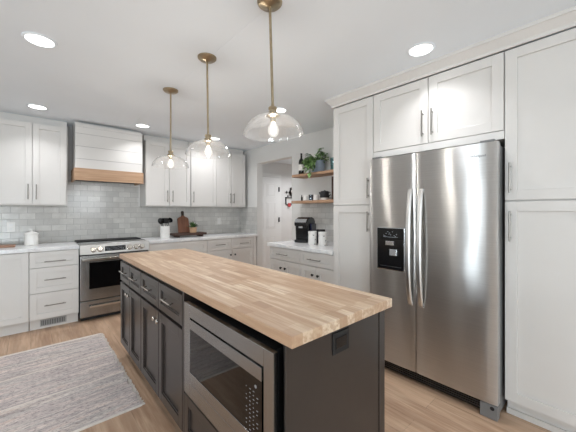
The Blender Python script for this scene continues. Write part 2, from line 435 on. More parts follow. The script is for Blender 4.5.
# hall door: six raised panels, casing, two black hinges
d = struct('door_1', MB().box(3.32, 4.06, HY-0.03, HY, 0.01, 2.035), 'trim')
mb = MB()
for (a, b) in ((3.42, 3.65), (3.73, 3.96)):
    for (z0, z1) in ((0.22, 0.78), (0.95, 1.5), (1.62, 1.9)):
        mb.box(a, b, HY-0.034, HY-0.029, z0, z0+0.012); mb.box(a, b, HY-0.034, HY-0.029, z1-0.012, z1)
        mb.box(a, a+0.012, HY-0.034, HY-0.029, z0, z1); mb.box(b-0.012, b, HY-0.034, HY-0.029, z0, z1)
        mb.box(a+0.03, b-0.03, HY-0.036, HY-0.029, z0+0.03, z1-0.03)
mb.build('door_panels', 'trim', d, bevel=0.003)
for z in (0.25, 1.13, 1.79):
    MB().box(4.045, 4.075, HY-0.045, HY-0.028, z-0.05, z+0.05).build('hinge', 'matblack', d)
mb = MB(); mb.box(4.065, 4.14, HY-0.02, HY, 0, 2.12); mb.box(3.24, 3.315, HY-0.02, HY, 0, 2.12); mb.box(3.24, 4.14, HY-0.022, HY, 2.045, 2.12)
struct('trim_2', mb, 'trim', bevel=0.003)

# backsplash tile
mb = MB(); mb.box(-0.95, WX-0.01, BY-0.008, BY-0.0005, 0.9145, 1.39); mb.box(0.36, 1.225, BY-0.008, BY-0.0005, 1.3905, 1.72)
t1 = struct('wall_tile_back', mb, 'tileXZ')
mb = MB(); mb.box(WX-0.008, WX-0.0005, 4.25, BY-0.01, 0.9145, 1.39); mb.box(WX-0.008, WX-0.0005, 1.915, 3.13, 0.9145, 1.424)
struct('wall_tile_right', mb, 'tileYZ')

# crown moulding over the tall run
mb = MB(); prof = [(0.0, 2.352), (0.012, 2.352), (0.014, 2.372), (0.05, 2.415), (0.058, 2.418), (0.058, 2.4395), (0.0, 2.4395)]
X0 = 2.286; Y1 = 1.90; Y0 = -0.14
A = [mb.bm.verts.new((WX-0.001, Y1+o, z)) for o, z in prof]
B = [mb.bm.verts.new((X0-o, Y1+o, z)) for o, z in prof]
D = [mb.bm.verts.new((X0-o, Y0, z)) for o, z in prof]
for P_, Q_ in ((A, B), (B, D)):
    for i in range(len(prof)-1): mb.bm.faces.new([P_[i], Q_[i], Q_[i+1], P_[i+1]])
    mb.bm.faces.new([P_[-1], Q_[-1], Q_[0], P_[0]])
mb.bm.faces.new(A); mb.bm.faces.new(list(reversed(D)))
struct('trim_1', mb, 'cab')

# ------------------------------------------------------------------ cabinets (local: x along front, -y to the room)
DT = 0.02
def shaker(mb, x0, x1, z0, z1, rail=0.06, rec=0.011, y=0.0, t=DT):
    y1 = y+t
    mb.box(x0, x0+rail, y, y1, z0, z1); mb.box(x1-rail, x1, y, y1, z0, z1)
    mb.box(x0+rail, x1-rail, y, y1, z0, z0+rail); mb.box(x0+rail, x1-rail, y, y1, z1-rail, z1)
    mb.box(x0+rail, x1-rail, y+rec, y1, z0+rail, z1-rail)
    return mb
def front(name, root, x0, x1, z0, z1, mat='cab', rail=0.06, rec=0.011, fancy=False):
    g = 0.0016
    mb = MB(); a, b, c, d_ = x0+g, x1-g, z0+g, z1-g
    rail = min(rail, (d_-c)*0.3)
    shaker(mb, a, b, c, d_, rail, rec)
    if fancy:   # inner bead
        i = rail+0.0; w_ = 0.007
        for (p, q, r, s_) in ((a+i, a+i+w_, c+i, d_-i), (b-i-w_, b-i, c+i, d_-i), (a+i, b-i, c+i, c+i+w_), (a+i, b-i, d_-i-w_, d_-i)):
            mb.box(p, q, rec*0.45, rec+0.002, r, s_)
    return mb.build(name, mat, root, bevel=0.0012)
def bar_pull(parent, x, z, ln, vertical, mat='pull', r=0.0055, off=0.032):
    mb = MB()
    if vertical:
        mb.tube([(x, -off, z-ln/2), (x, -off, z+ln/2)], r, 12)
        for s_ in (-1, 1): mb.tube([(x, 0.001, z+s_*ln*0.38), (x, -off, z+s_*ln*0.38)], r*0.8, 8)
    else:
        mb.tube([(x-ln/2, -off, z), (x+ln/2, -off, z)], r, 12)
        for s_ in (-1, 1): mb.tube([(x+s_*ln*0.38, 0.001, z), (x+s_*ln*0.38, -off, z)], r*0.8, 8)
    return mb.build('handle', mat, parent, smooth=True)
def knob(parent, x, z, mat):
    mb = MB(); mb.lathe([(0, 0), (0.006, 0), (0.005, 0.012), (0.013, 0.017), (0.015, 0.022), (0.012, 0.028), (0, 0.029)], seg=20)
    mb.xform(Matrix.Translation((x, 0, z)) @ Matrix.Rotation(PI/2, 4, 'X'))
    return mb.build('knob', mat, parent, smooth=True)
def carcass(root, W, D, z0, z1, toe=None, mat='cab', x0=0.0):
    mb = MB(); mb.box(x0, W, DT+0.0015, D, z0, z1)
    o = mb.build('body', mat, root)
    if toe is not None:
        mb = MB(); mb.box(x0+0.002, W-0.002, toe, D, 0, z0-0.0005); mb.build('toe_kick', mat, root)
    return o

# --- back run, base units; front face plane at Y = 4.215
FY = 4.215; BD = 0.585
def base_unit(label, x, W, spec, mat='cab'):
    r = thing('base_cabinet', label, 'cabinet', (x, FY, 0), 0, 'white base cabinets along the back wall')
    carcass(r, W, BD, 0.112, 0.872, 0.065, mat)
    for s_ in spec:
        kind, a, b, c, d_ = s_[:5]
        o = front(kind, r, a, b, c, d_)
        for h in s_[5:]:
            if h[0] == 'pull': bar_pull(o, h[1], h[2], h[3], h[4])
            else: knob(o, h[1], h[2], 'matblack')
    return r
ba = base_unit('white two-door base cabinet at the left edge, left of the drawer stack', -0.93, 0.915,
     [('door', 0.0, 0.456, 0.122, 0.868, ('knob', 0.42, 0.80)), ('door', 0.459, 0.915, 0.122, 0.868)])
bb = base_unit('white base cabinet with three stacked drawers left of the range', -0.012, 0.438,
     [('drawer', 0, 0.438, 0.692, 0.868, ('pull', 0.219, 0.757, 0.19, False)), ('drawer', 0, 0.438, 0.412, 0.689, ('pull', 0.219, 0.555, 0.19, False)),
      ('drawer', 0, 0.438, 0.122, 0.409, ('pull', 0.219, 0.27, 0.19, False))])
mb = MB(); mb.box(0.09, 0.325, 0.058, 0.0645, 0.025, 0.098)
vg = mb.build('toe_vent', 'ventgrey', bb)
mb = MB()
for k in range(14): mb.box(0.102+k*0.0152, 0.110+k*0.0152, 0.0565, 0.0585, 0.035, 0.088)
mb.build('vent_slots', 'gap', vg)
bc = base_unit('white base cabinet with one wide drawer right of the range', 1.20, 0.85,
     [('drawer', 0, 0.85, 0.692, 0.868), ('door', 0, 0.4235, 0.122, 0.689, ('knob', 0.39, 0.6)), ('door', 0.4265, 0.85, 0.122, 0.689, ('knob', 0.46, 0.6))])
bd = base_unit('white base cabinet with two side by side drawers ending at the corner', 2.053, 0.927,
     [('drawer', 0, 0.42, 0.692, 0.868, ('pull', 0.215, 0.78, 0.17, False)), ('drawer', 0.423, 0.86, 0.692, 0.868, ('pull', 0.665, 0.778, 0.17, False)),
      ('door', 0, 0.44, 0.122, 0.689, ('knob', 0.405, 0.6)), ('door', 0.443, 0.86, 0.122, 0.689, ('knob', 0.487, 0.6)),
      ])
mb = MB(); mb.box(0.862, 0.927, 0.0, DT, 0.122, 0.872); mb.build('filler_strip', 'cab', bd)
o = MB().box(-0.95, 0.428, 4.192, BY-0.0095, 0.8745, 0.914).build('countertop', 'quartz', bevel=0.003)
tag(o, 'white quartz countertop left of the range under the lidded canister', 'countertop')
o = MB().box(1.199, WX-0.0095, 4.192, BY-0.0095, 0.8745, 0.914).build('countertop', 'quartz', bevel=0.003)
tag(o, 'white quartz countertop right of the range under the utensil crock', 'countertop')

# --- back run, wall units; front face plane at Y = 4.503
UY = 4.503; UD = BY-UY-0.001
def wall_unit(label, x, W, doors):
    r = thing('wall_cabinet', label, 'cabinet', (x, UY, 1.386), 0, 'white wall cabinets on the back wall')
    carcass(r, W, UD, 0.0, 0.962)
    MB().box(0.0, W, 0.10, UD, 0.9625, 1.0525).build('top_filler', 'cab', r)
    for (a, b, hx) in doors:
        o = front('door', r, a, b, 0.012, 0.958)
        bar_pull(o, hx, 0.155, 0.175, True)
    return r
wall_unit('white two-door wall cabinet left of the range hood', -0.325, 0.667, [(0, 0.337, 0.302), (0.34, 0.655, 0.375)])
wall_unit('white two-door wall cabinet just right of the range hood', 1.243, 0.663, [(0.0, 0.33, 0.30), (0.333, 0.663, 0.378)])
wall_unit('narrow white single-door wall cabinet in the middle of the right group', 1.916, 0.444, [(0, 0.444, 0.035)])
wall_unit('white two-door wall cabinet nearest the corner and doorway', 2.362, 0.59, [(0, 0.287, 0.257), (0.29, 0.575, 0.325)])

# --- hood
hd = thing('range_hood', 'white shiplap range hood with a natural wood band above the stove', 'range hood', (0.79, 4.40, 1.70))
mb = MB(); mb.box(-0.375, 0.375, 0.006, BY-4.40-0.009, 0.152, 0.70)
mb.build('core', 'gap', hd)
for k, (a, b) in enumerate(((0.152, 0.266), (0.269, 0.422), (0.425, 0.578), (0.581, 0.662))):
    mb = MB(); mb.box(-0.38, 0.38, 0.0, 0.0055, a, b)
    mb.box(-0.38, -0.3755, 0.0055, BY-4.40-0.009, a, b); mb.box(0.3755, 0.38, 0.0055, BY-4.40-0.009, a, b)
    mb.build('shiplap_board', 'cab', hd)
mb = MB(); mb.box(-0.38, 0.38, 0.0, BY-4.40-0.009, 0.664, 0.70); mb.build('top_rail', 'cab', hd)
MB().box(-0.38, 0.38, 0.09, BY-4.40-0.009, 0.7005, 0.739).build('top_filler', 'cab', hd)
mb = MB(); mb.box(-0.392, 0.392, -0.012, 0.008, 0, 0.151); mb.box(-0.392, -0.372, 0.008, BY-4.40-0.009, 0, 0.151); mb.box(0.372, 0.392, 0.008, BY-4.40-0.009, 0, 0.151)
mb.build('wood_band', 'hoodwood', hd, bevel=0.001)
mb = MB(); mb.box(-0.371, 0.371, 0.009, BY-4.40-0.012, 0.02, 0.05); mb.build('filter_panel', 'gap', hd)

# --- range
rg = thing('range', 'stainless slide-in range with black oven window below the hood', 'stove', (0.812, 4.17, 0))
mb = MB(); mb.box(-0.38, 0.38, 0.045, 0.60, 0.05, 0.905); mb.box(-0.36, 0.36, 0.08, 0.58, 0.0, 0.05)
mb.build('body', 'matblack', rg)
mb = MB(); mb.box(-0.381, 0.381, 0.06, 0.60, 0.9055, 0.922); mb.build('cooktop', 'glassblack', rg, bevel=0.002)
mb = MB(); mb.box(-0.375, 0.375, 0.37, 0.62, 0.9225, 0.930); mb.build('vent_and_dark_glass', 'matblack', rg, bevel=0.003)  # vent widened; its black stands in for cooktop glass without glare
mb = MB()
for bx, by, rr in ((-0.2, 0.2, 0.09), (0.2, 0.2, 0.1), (0.0, 0.28, 0.06)):
    MB().lathe([(rr, 0.9222), (rr-0.002, 0.9226), (rr-0.004, 0.9222)], bx, by, 32).build('burner_ring', 'darkprint', rg)
mb = MB()
# control panel: prism, face leaning back
mb = MB(); mb.prism([(-0.014, 0.800), (0.06, 0.800), (0.075, 0.922), (0.035, 0.922), (0.018, 0.912)], 'X', -0.381, 0.381)
cp = mb.build('control_panel', 'steel3', rg, bevel=0.002)
tilt = math.atan2(0.030, 0.103)
def onpanel(mb, x, h):   # local xy plane -> panel face; h = height along the slope
    y = -0.012+0.030*(h/0.103); z = 0.803+h
    mb.xform(Matrix.Translation((x, y, z)) @ Matrix.Rotation(PI/2-tilt, 4, 'X'))
mb = MB(); mb.box(-0.115, 0.115, -0.03, 0.03, -0.001, 0.0025); onpanel(mb, -0.015, 0.052); dsp = mb.build('display', 'glassblack', cp)
mb = MB()
for i in range(12):
    for j in range(3):
        if (i*7+j*3) % 4: x = -0.105+i*0.019; y = -0.016+j*0.015; mb.box(x, x+0.008, y, y+0.004, 0.0024, 0.003)
onpanel(mb, -0.015, 0.052); mb.build('display_marks', 'markblue', dsp)
for x in (-0.25, -0.18, 0.145, 0.22, 0.29):
    mb = MB(); mb.lathe([(0, 0), (0.035, 0), (0.035, 0.006), (0.030, 0.008), (0.028, 0.03), (0.025, 0.034), (0, 0.034)], seg=24)
    mb.box(-0.004, 0.004, -0.02, 0.02, 0.034, 0.04)
    onpanel(mb, x, 0.05); k = mb.build('knob', 'nickel', cp, smooth=True)
mb = MB(); mb.box(-0.377, 0.377, 0.0, 0.044, 0.252, 0.785); dr = mb.build('oven_door', 'steel2', rg, bevel=0.004)
mb = MB(); mb.box(-0.29, 0.29, -0.003, 0.001, 0.385, 0.70); mb.build('oven_window', 'glassblack', dr, bevel=0.001)
mb = MB(); mb.box(-0.36, 0.36, -0.052, -0.034, 0.730, 0.758)
for s_ in (-1, 1): mb.box(s_*0.34-0.014, s_*0.34+0.014, -0.04, 0.001, 0.734, 0.754)
mb.build('oven_handle', 'nickel', dr, bevel=0.005)
mb = MB(); mb.box(-0.377, 0.377, 0.0, 0.044, 0.055, 0.243); dw = mb.build('warming_drawer', 'steel2', rg, bevel=0.004)
mb = MB(); mb.box(-0.29, 0.29, -0.03, -0.018, 0.165, 0.19); 
for s_ in (-1, 1): mb.box(s_*0.27-0.01, s_*0.27+0.01, -0.02, 0.001, 0.168, 0.187)
mb.build('drawer_handle', 'nickel', dw, bevel=0.003)

# --- tall run on the right wall; face plane X = 2.285 (local x = -world Y)
TX = 2.285; TD = WX-TX-0.001; RR = -PI/2
tp = thing('pantry_cabinet', 'narrow tall white pantry cabinet left of the fridge', 'cabinet', (TX, 1.90, 0), RR)
carcass(tp, 0.457, TD, 0.10, 2.351, 0.065)
o = front('door', tp, 0.003, 0.455, 0.108, 1.370, rail=0.065); bar_pull(o, 0.415, 1.224, 0.18, True)
o = front('door', tp, 0.003, 0.455, 1.376, 2.346, rail=0.065); bar_pull(o, 0.415, 1.524, 0.18, True)
of = thing('over_fridge_cabinet', 'white two-door cabinet directly above the fridge', 'cabinet', (TX, 1.442, 1.785), RR)
carcass(of, 0.9585, TD, 0.0, 0.566)
mb = MB(); mb.box(0, 0.958, 0.002, DT, 0.0, 0.052); mb.build('bottom_rail', 'cab', of)
o = front('door', of, 0.002, 0.4765, 0.055, 0.561, rail=0.065); bar_pull(o, 0.442, 0.207, 0.20, True)
o = front('door', of, 0.4795, 0.956, 0.055, 0.561, rail=0.065); bar_pull(o, 0.513, 0.207, 0.20, True)
pp = thing('pantry_cabinet', 'wide tall white pantry cabinet right of the fridge at the right edge', 'cabinet', (TX, 0.482, 0), RR)
carcass(pp, 0.61, TD, 0.10, 2.351, 0.065)
mb = MB(); mb.box(0.0, 0.61, 0.050, 0.0645, 0.0, 0.035); mb.build('shoe_molding', 'cab', pp)
o = front('door', pp, 0.0, 0.608, 0.108, 1.380, rail=0.062); bar_pull(o, 0.031, 1.222, 0.19, True)
o = front('door', pp, 0.0, 0.608, 1.386, 2.346, rail=0.062); bar_pull(o, 0.031, 1.528, 0.19, True)

# --- coffee station base (right wall)
CX = 2.30; CDp = WX-CX-0.001
def coffee_unit(label, y, W, drawers):
    r = thing('base_cabinet', label, 'cabinet', (CX, y, 0), RR, 'white base cabinets of the coffee station')
    carcass(r, W, CDp, 0.112, 0.872, 0.065)
    o = front('drawer', r, 0.002, W-0.002, 0.718, 0.868); bar_pull(o, W/2-0.01, 0.79, 0.19, False)
    for (a, b, kx) in ((0.002, W/2-0.001, W/2-0.04), (W/2+0.001, W-0.002, W/2+0.04)):
        o = front('door', r, a, b, 0.122, 0.714); knob(o, kx, 0.625, 'matblack')
coffee_unit('white coffee station base cabinet nearest the doorway', 2.965, 0.565, 0)
coffee_unit('white coffee station base cabinet beside the tall narrow pantry', 2.398, 0.495, 0)
o = MB().box(2.272, WX-0.0095, 1.905, 2.985, 0.8745, 0.914).build('countertop', 'quartz', bevel=0.003)
tag(o, 'white quartz countertop of the coffee station under the floating shelves', 'countertop')

# --- refrigerator
FW = 0.916
fr = thing('refrigerator', 'stainless side-by-side refrigerator with ice and water dispenser', 'refrigerator', (2.238, 1.410, 0), RR)
mb = MB(); mb.box(0.004, FW-0.004, 0.0, 0.74, 0.03, 1.738); mb.build('cabinet_body', 'greyplastic', fr, bevel=0.003)
def fdoor(x0, x1, hole=None):
    n = 16; bul = 0.006; y0 = -0.060
    pts = []
    for i in range(n+1):
        t = i/n; x = x0+(x1-x0)*t
        e = min(t, 1-t)*(x1-x0)
        edge = 0.003*max(0, 1-e/0.006)**2
        pts.append((x, y0-bul*(1-(2*t-1)**2)+edge))
    pts += [(x1, -0.003), (x0, -0.003)]
    return pts
z0, z1 = 0.10, 1.756
ld = MB().prism(fdoor(0.0, 0.399), 'Z', z0, z1).build('freezer_door', 'steel', fr, smooth=True)
rd = MB().prism(fdoor(0.404, FW), 'Z', z0, z1).build('fridge_door', 'steel', fr, smooth=True)
def fhandle(x, par):
    mb = MB(); n = 24; rings = []
    for i in range(n+1):
        t = i/n; z = 0.60+0.885*t
        y = -0.066-0.046*(1-(2*t-1)**2)**0.7
        th = 0.009; w_ = 0.0165
        if i in (0, n): y = -0.060
        rings.append([mb.bm.verts.new(p) for p in ((x-w_, y+th, z), (x-w_, y-th*0.3, z), (x-w_*0.6, y-th, z), (x+w_*0.6, y-th, z), (x+w_, y-th*0.3, z), (x+w_, y+th, z))])
    for A_, B_ in zip(rings, rings[1:]):
        for k in range(6): mb.bm.faces.new([A_[k], A_[(k+1) % 6], B_[(k+1) % 6], B_[k]])
    mb.bm.faces.new(rings[0]); mb.bm.faces.new(list(reversed(rings[-1])))
    for zz in (0.605, 1.468): mb.box(x-0.0165, x+0.0165, -0.075, -0.055, zz, zz+0.014)
    mb.build('handle', 'silverbar', par, smooth=True)
fhandle(0.362, ld); fhandle(0.444, rd)
# dispenser
mb = MB(); mb.box(0.066, 0.308, -0.067, -0.05, 0.842, 1.186); dp = mb.build('dispenser_bezel', 'silver', ld, bevel=0.006); dp.location = (0.013, -0.007, 0)
mb = MB(); mb.box(0.072, 0.302, -0.0695, -0.06, 0.848, 1.180); dk = mb.build('dispenser_recess', 'black', ld, bevel=0.003); dk.location = (0.013, -0.007, 0)
mb = MB(); mb.box(0.078, 0.296, -0.071, -0.069, 1.09, 1.174); mb.build('dispenser_panel', 'glassblack', dk)
mb = MB(); mb.box(0.128, 0.252, -0.0712, -0.0706, 1.1085, 1.1105)
for (x, z) in ((0.13, 1.12), (0.15, 1.135), (0.165, 1.15), (0.175, 1.13), (0.19, 1.125), (0.205, 1.15), (0.22, 1.12), (0.24, 1.13), (0.14, 1.115), (0.23, 1.115), (0.18, 1.14)):
    mb.box(x, x+0.006, -0.0718, -0.0708, z, z+0.004)
mb.build('dispenser_marks', 'markblue', dk)
mb = MB(); mb.box(0.155, 0.225, -0.085, -0.069, 1.045, 1.078); mb.build('ice_chute', 'silver', dk, bevel=0.002)
mb = MB(); mb.prism([(-0.069, 0.965), (-0.069, 1.015), (-0.083, 1.015), (-0.088, 0.965)], 'X', 0.19, 0.25); mb.build('dispenser_paddle', 'silver', dk, bevel=0.002)
mb = MB(); mb.box(0.10, 0.28, -0.074, -0.069, 0.872, 0.876); mb.build('drip_tray', 'darkprint', dk)
# brand lettering, grille, feet
cu = bpy.data.curves.new('brand_lettering', 'FONT'); cu.body = 'Whirlpool'; cu.size = 0.021; cu.extrude = 0.0006; cu.align_x = 'CENTER'
bt = bpy.data.objects.new('brand_lettering', cu); C.objects.link(bt); cu.materials.append(M['darkprint'])
dg = bpy.context.evaluated_depsgraph_get(); me = bpy.data.meshes.new_from_object(bt.evaluated_get(dg)); bpy.data.objects.remove(bt)
bt = bpy.data.objects.new('brand_lettering', me); C.objects.link(bt); bt.parent = rd
bt.location = (0.81, -0.0655, 1.668); bt.rotation_euler = (PI/2, 0, 0.03)
mb = MB(); mb.box(0.01, FW-0.10, -0.03, -0.002, 0.022, 0.092); gr = mb.build('base_grille', 'black', fr)
mb = MB()
for z in (0.035, 0.05, 0.065): mb.box(0.015, FW-0.105, -0.033, -0.0295, z, z+0.006)
mb.build('grille_slats', 'matblack', gr)
mb = MB(); mb.prism([(-0.058, 0.002), (-0.002, 0.002), (-0.002, 0.094), (-0.045, 0.094), (-0.058, 0.085)], 'X', FW-0.098, FW-0.002); mb.build('foot_cover', 'greyplastic', fr, bevel=0.003)
mb = MB(); mb.tube([(FW-0.03, -0.061, 0.072), (FW-0.03, -0.045, 0.072)], 0.012, 16); mb.build('leveling_bolt', 'matblack', fr)
for x in (0.03, 0.80): MB().box(x, x+0.06, 0.02, 0.10, 0.0, 0.0295).build('roller', 'matblack', fr)
for x in (0.02, FW-0.1): MB().box(x, x+0.08, -0.05, 0.03, 1.757, 1.774).build('hinge_cover', 'greyplastic', fr, bevel=0.003)

# ------------------------------------------------------------------ island
IX = 0.617; IR = 1.20; ID = IR-IX
IG = 'dark island cabinets under the butcher block'
def island_unit(label, y, W, split):
    r = thing('island_cabinet', label, 'cabinet', (IX, y, 0), RR, IG)
    carcass(r, W, ID, 0.105, 0.884, 0.075, 'island')
    for (a, b, kx) in ((0.004, split-0.002, split-0.035), (split+0.002, W-0.004, split+0.035)):
        o = front('drawer', r, a, b, 0.69, 0.862, 'island', rail=0.042, rec=0.010, fancy=True)
        bar_pull(o, (a+b)/2, 0.782, min(0.15, (b-a)*0.55), False, 'nickel', 0.0055, 0.026)
        o = front('door', r, a, b, 0.116, 0.672, 'island', rail=0.055, rec=0.014, fancy=True)
        knob(o, kx, 0.62, 'nickel')
    return r
island_unit('dark island cabinet with two drawers and doors at the far end near the range', 3.022, 0.662, 0.325)
island_unit('dark island cabinet with two drawers and doors beside the microwave', 2.3585, 0.795, 0.398)
# microwave cabinet: open shell with end panel
mc = thing('island_cabinet', 'dark island end cabinet holding the microwave, with plain end panel', 'cabinet', (IX, 1.562, 0), RR, IG)
W3 = 0.842
mb = MB(); mb.box(0, 0.018, 0.0, ID, 0.105, 0.884)            # left gable
mb.box(W3-0.016, W3, 0.033, ID, 0.0, 0.884)                    # right gable
mb.box(0.018, W3-0.016, 0.02, ID, 0.105, 0.372)                # lower box
mb.box(0.018, W3-0.016, 0.43, ID, 0.372, 0.884)                # back
mb.build('body', 'island', mc)
MB().box(0.002, W3-0.02, 0.075, ID, 0, 0.1045).build('toe_kick', 'island', mc)
MB().box(0.018, W3-0.016, 0.03, 0.43, 0.866, 0.884).build('top_rail', 'matblack', mc)  # black stands in for shade above the microwave
MB().box(W3-0.03, W3-0.0165, 0.023, 0.40, 0.3725, 0.8655).build('gap_shade_liner', 'matblack', mc)  # black put in for the shaded gap beside the microwave
o = front('drawer', mc, 0.02, W3-0.02, 0.116, 0.345, 'island', rail=0.05, rec=0.012, fancy=True)
bar_pull(o, W3/2, 0.23, 0.16, False, 'nickel', 0.0055, 0.034)
MB().box(W3-0.0155, W3+0.010, 0.0225, 0.032, 0.0, 0.8655).build('edge_shade_strip', 'matblack', mc)  # black strip added as shade between microwave frame and end panel
ep = MB().box(W3+0.011, W3+0.018, -0.006, ID-0.045, 0.0, 0.884).build('end_panel', 'island', mc, bevel=0.001)
MB().box(W3+0.0005, W3+0.021, ID-0.041, ID+0.002, 0.0, 0.884).build('corner_post', 'island', mc, bevel=0.0015)
op = MB().box(W3+0.0185, W3+0.0235, 0.221, 0.318, 0.782, 0.862).build('outlet_plate', 'matblack', ep, bevel=0.0015)
MB().box(W3+0.0236, W3+0.0255, 0.237, 0.302, 0.802, 0.842).build('outlet_sockets', 'black', op, bevel=0.001)
# island butcher block
ct = MB().box(0.611, 1.222, 0.673, 3.028, 0.8855, 0.925).build('island_countertop', 'butcher', bevel=0.003)
tag(ct, 'butcher block countertop of light maple staves on the dark island', 'countertop')

# microwave with trim kit (local frame: x right along island front)
mw = thing('microwave', 'built-in stainless microwave with black glass door in the island', 'microwave', (0.585, 1.461, 0.402), RR)
W4 = 0.726; H4 = 0.456
mb = MB(); t = 0.068; tr_ = 0.052; yf = 0.012
mb.box(0, t, 0, yf+0.01, 0, H4); mb.box(W4-tr_, W4, 0, yf+0.01, 0, H4); mb.box(t, W4-tr_, 0, yf+0.01, 0, 0.072); mb.box(t, W4-tr_, 0, yf+0.01, H4-0.063, H4)
mb.build('trim_frame', 'steel2', mw, bevel=0.0015)
MB().box(0.005, W4-0.035, 0.0225, 0.30, 0.0, H4-0.012).build('body', 'matblack', mw)
dx0, dx1, dz0, dz1 = t+0.008, W4-tr_-0.007, 0.078, H4-0.069
MB().box(dx0, dx1, -0.004, 0.02, dz1-0.046, dz1).build('door_top_strip', 'steel2', mw, bevel=0.001)
MB().box(dx0, dx1, -0.004, 0.02, dz0, dz0+0.052).build('door_bottom_strip', 'steel2', mw, bevel=0.001)
MB().box(dx0, dx1-0.12, -0.002, 0.02, dz0+0.0525, dz1-0.0465).build('door_glass', 'micglass', mw)
kp = MB().box(dx1-0.1195, dx1, -0.002, 0.02, dz0+0.0525, dz1-0.0465).build('keypad', 'micglass', mw)
rr = random.Random(3)
for i in range(4):
    mb = MB()
    for j in range(11):
        x = dx1-0.095+i*0.022; z = dz0+0.062+j*0.0145
        if (i*5+j*3) % 9: mb.box(x, x+rr.uniform(0.003, 0.009), -0.0028, -0.0018, z, z+0.0026)
    mb.build('key_column', 'mark', kp)
mb = MB(); mb.lathe([(0, 0), (0.006, 0), (0.006, 0.002), (0, 0.002)], seg=16); mb.xform(Matrix.Translation((dx1-0.035, -0.001, dz1-0.078)) @ Matrix.Rotation(PI/2, 4, 'X'))
mb.build('keypad_button', 'mark', kp)

# ------------------------------------------------------------------ pendants
def pendant():
    r = thing('pendant_light', '', 'light', (0.96, 1.235, H), 0, 'glass dome pendants over the island')
    MB().lathe([(0, -0.03), (0.012, -0.03), (0.02, -0.026), (0.055, -0.02), (0.066, -0.010), (0.067, -0.001), (0, -0.001)], seg=40).build('canopy', 'brass', r, smooth=True)
    MB().tube([(0, 0, -0.028), (0, 0, -0.553)], 0.0072, 14).build('rod', 'brass', r, smooth=True)
    MB().lathe([(0, -0.538), (0.008, -0.538), (0.009, -0.548), (0.012, -0.552), (0.022, -0.556), (0.024, -0.566), (0.019, -0.571), (0.019, -0.580), (0.027, -0.584), (0.028, -0.592), (0.037, -0.596), (0.038, -0.603), (0.016, -0.612), (0.014, -0.635), (0, -0.635)], seg=28).build('socket', 'brass', r, smooth=True, loc=(0, 0, -0.011))
    prof = [(0.030, -0.612), (0.060, -0.615), (0.090, -0.622), (0.116, -0.636), (0.136, -0.655), (0.150, -0.677), (0.159, -0.698), (0.160, -0.706)]
    inner = [(max(0.028, rr_-0.0025), z-0.002) for rr_, z in prof[:-1]]
    full = prof+[(0.1615, -0.711), (0.159, -0.713), (0.1565, -0.709)]+inner[::-1]
    MB().lathe(full, seg=56, closed=True).build('glass_shade', 'glass', r, smooth=True)
    b = MB().lathe([(0.012, -0.636), (0.014, -0.650), (0.024, -0.668), (0.029, -0.688), (0.026, -0.706), (0.014, -0.722), (0, -0.726)], seg=24).build('bulb', 'bulb', r, smooth=True)
    mb = MB()
    for k in range(4):
        a = k*PI/2+0.4; c_, s_ = math.cos(a), math.sin(a)
        mb.tube([(0.006*c_, 0.006*s_, -0.648), (0.013*c_, 0.013*s_, -0.685), (0.008*c_, 0.008*s_, -0.708)], 0.0022, 8)
    mb.build('filament', 'filament', b)
    l = bpy.data.lights.new('bulb_glow', 'POINT'); l.energy = 12.0; l.color = (1, 0.95, 0.88); l.shadow_soft_size = 0.028
    o = bpy.data.objects.new('bulb_glow', l); C.objects.link(o); o.parent = r; o.location = (0, 0, -0.69)
    return r
pd = pendant(); pd['label'] = 'nearest brass pendant with clear glass dome, highest in the picture'
dup(pd, (0.965, 1.985, H), 'middle brass pendant with clear glass dome over the island').rotation_euler = (-0.0086, -0.0098, 0)
pd.rotation_euler = (-0.019, -0.0214, 0)
t3 = dup(pd, (0.972, 2.743, H), 'farthest brass pendant with clear glass dome, closest to the hood'); t3.rotation_euler = (0, 0, 0)

# recessed lights
def recessed():
    r = thing('recessed_light', '', 'ceiling light', (0.045, 2.51, H), 0, 'round recessed ceiling lights')
    MB().lathe([(0.075, -0.001), (0.093, -0.001), (0.091, -0.005), (0.077, -0.008), (0.074, -0.004)], seg=40, closed=True).build('trim_ring', 'ceil', r, smooth=True)
    MB().lathe([(0, -0.004), (0.0735, -0.004), (0.0735, -0.001), (0, -0.001)], seg=40).build('lens', 'lens', r)
    l = bpy.data.lights.new('downlight', 'AREA'); l.shape = 'DISK'; l.size = 0.14; l.energy = 4.6; l.spread = math.radians(115); l.color = (0.96, 0.97, 1)
    o = bpy.data.objects.new('downlight', l); C.objects.link(o); o.parent = r; o.location = (0, 0, -0.012)
    return r
rl = recessed(); rl['label'] = 'recessed ceiling light at upper left, largest of the left pair'
for (x, y, lb) in ((0.055, 4.13, 'recessed ceiling light above the left wall cabinet and drawers'),
                   (1.10, 4.13, 'recessed ceiling light between the hood and the farthest pendant'),
                   (2.13, 4.13, 'recessed ceiling light seen just behind the middle pendant'),
                   (2.07, 2.49, 'recessed ceiling light seen just behind the nearest pendant'),
                   (4.35, 4.05, 'unseen recessed light added to brighten the hall beyond the doorway'),
                   (2.03, 0.905, 'recessed ceiling light in front of the over-fridge cabinet')):
    rr_ = dup(rl, (x, y, H if x < WX else 2.38), lb)
    power = {4.35: 24, 2.13: 8, 2.07: 9}.get(x)      # the added hall lamp and the two lamps by the corner are brighter
    for ch in rr_.children:
        if power and ch.type == 'LIGHT': ch.data = ch.data.copy(); ch.data.energy = power; ch.data.spread = math.radians(150)

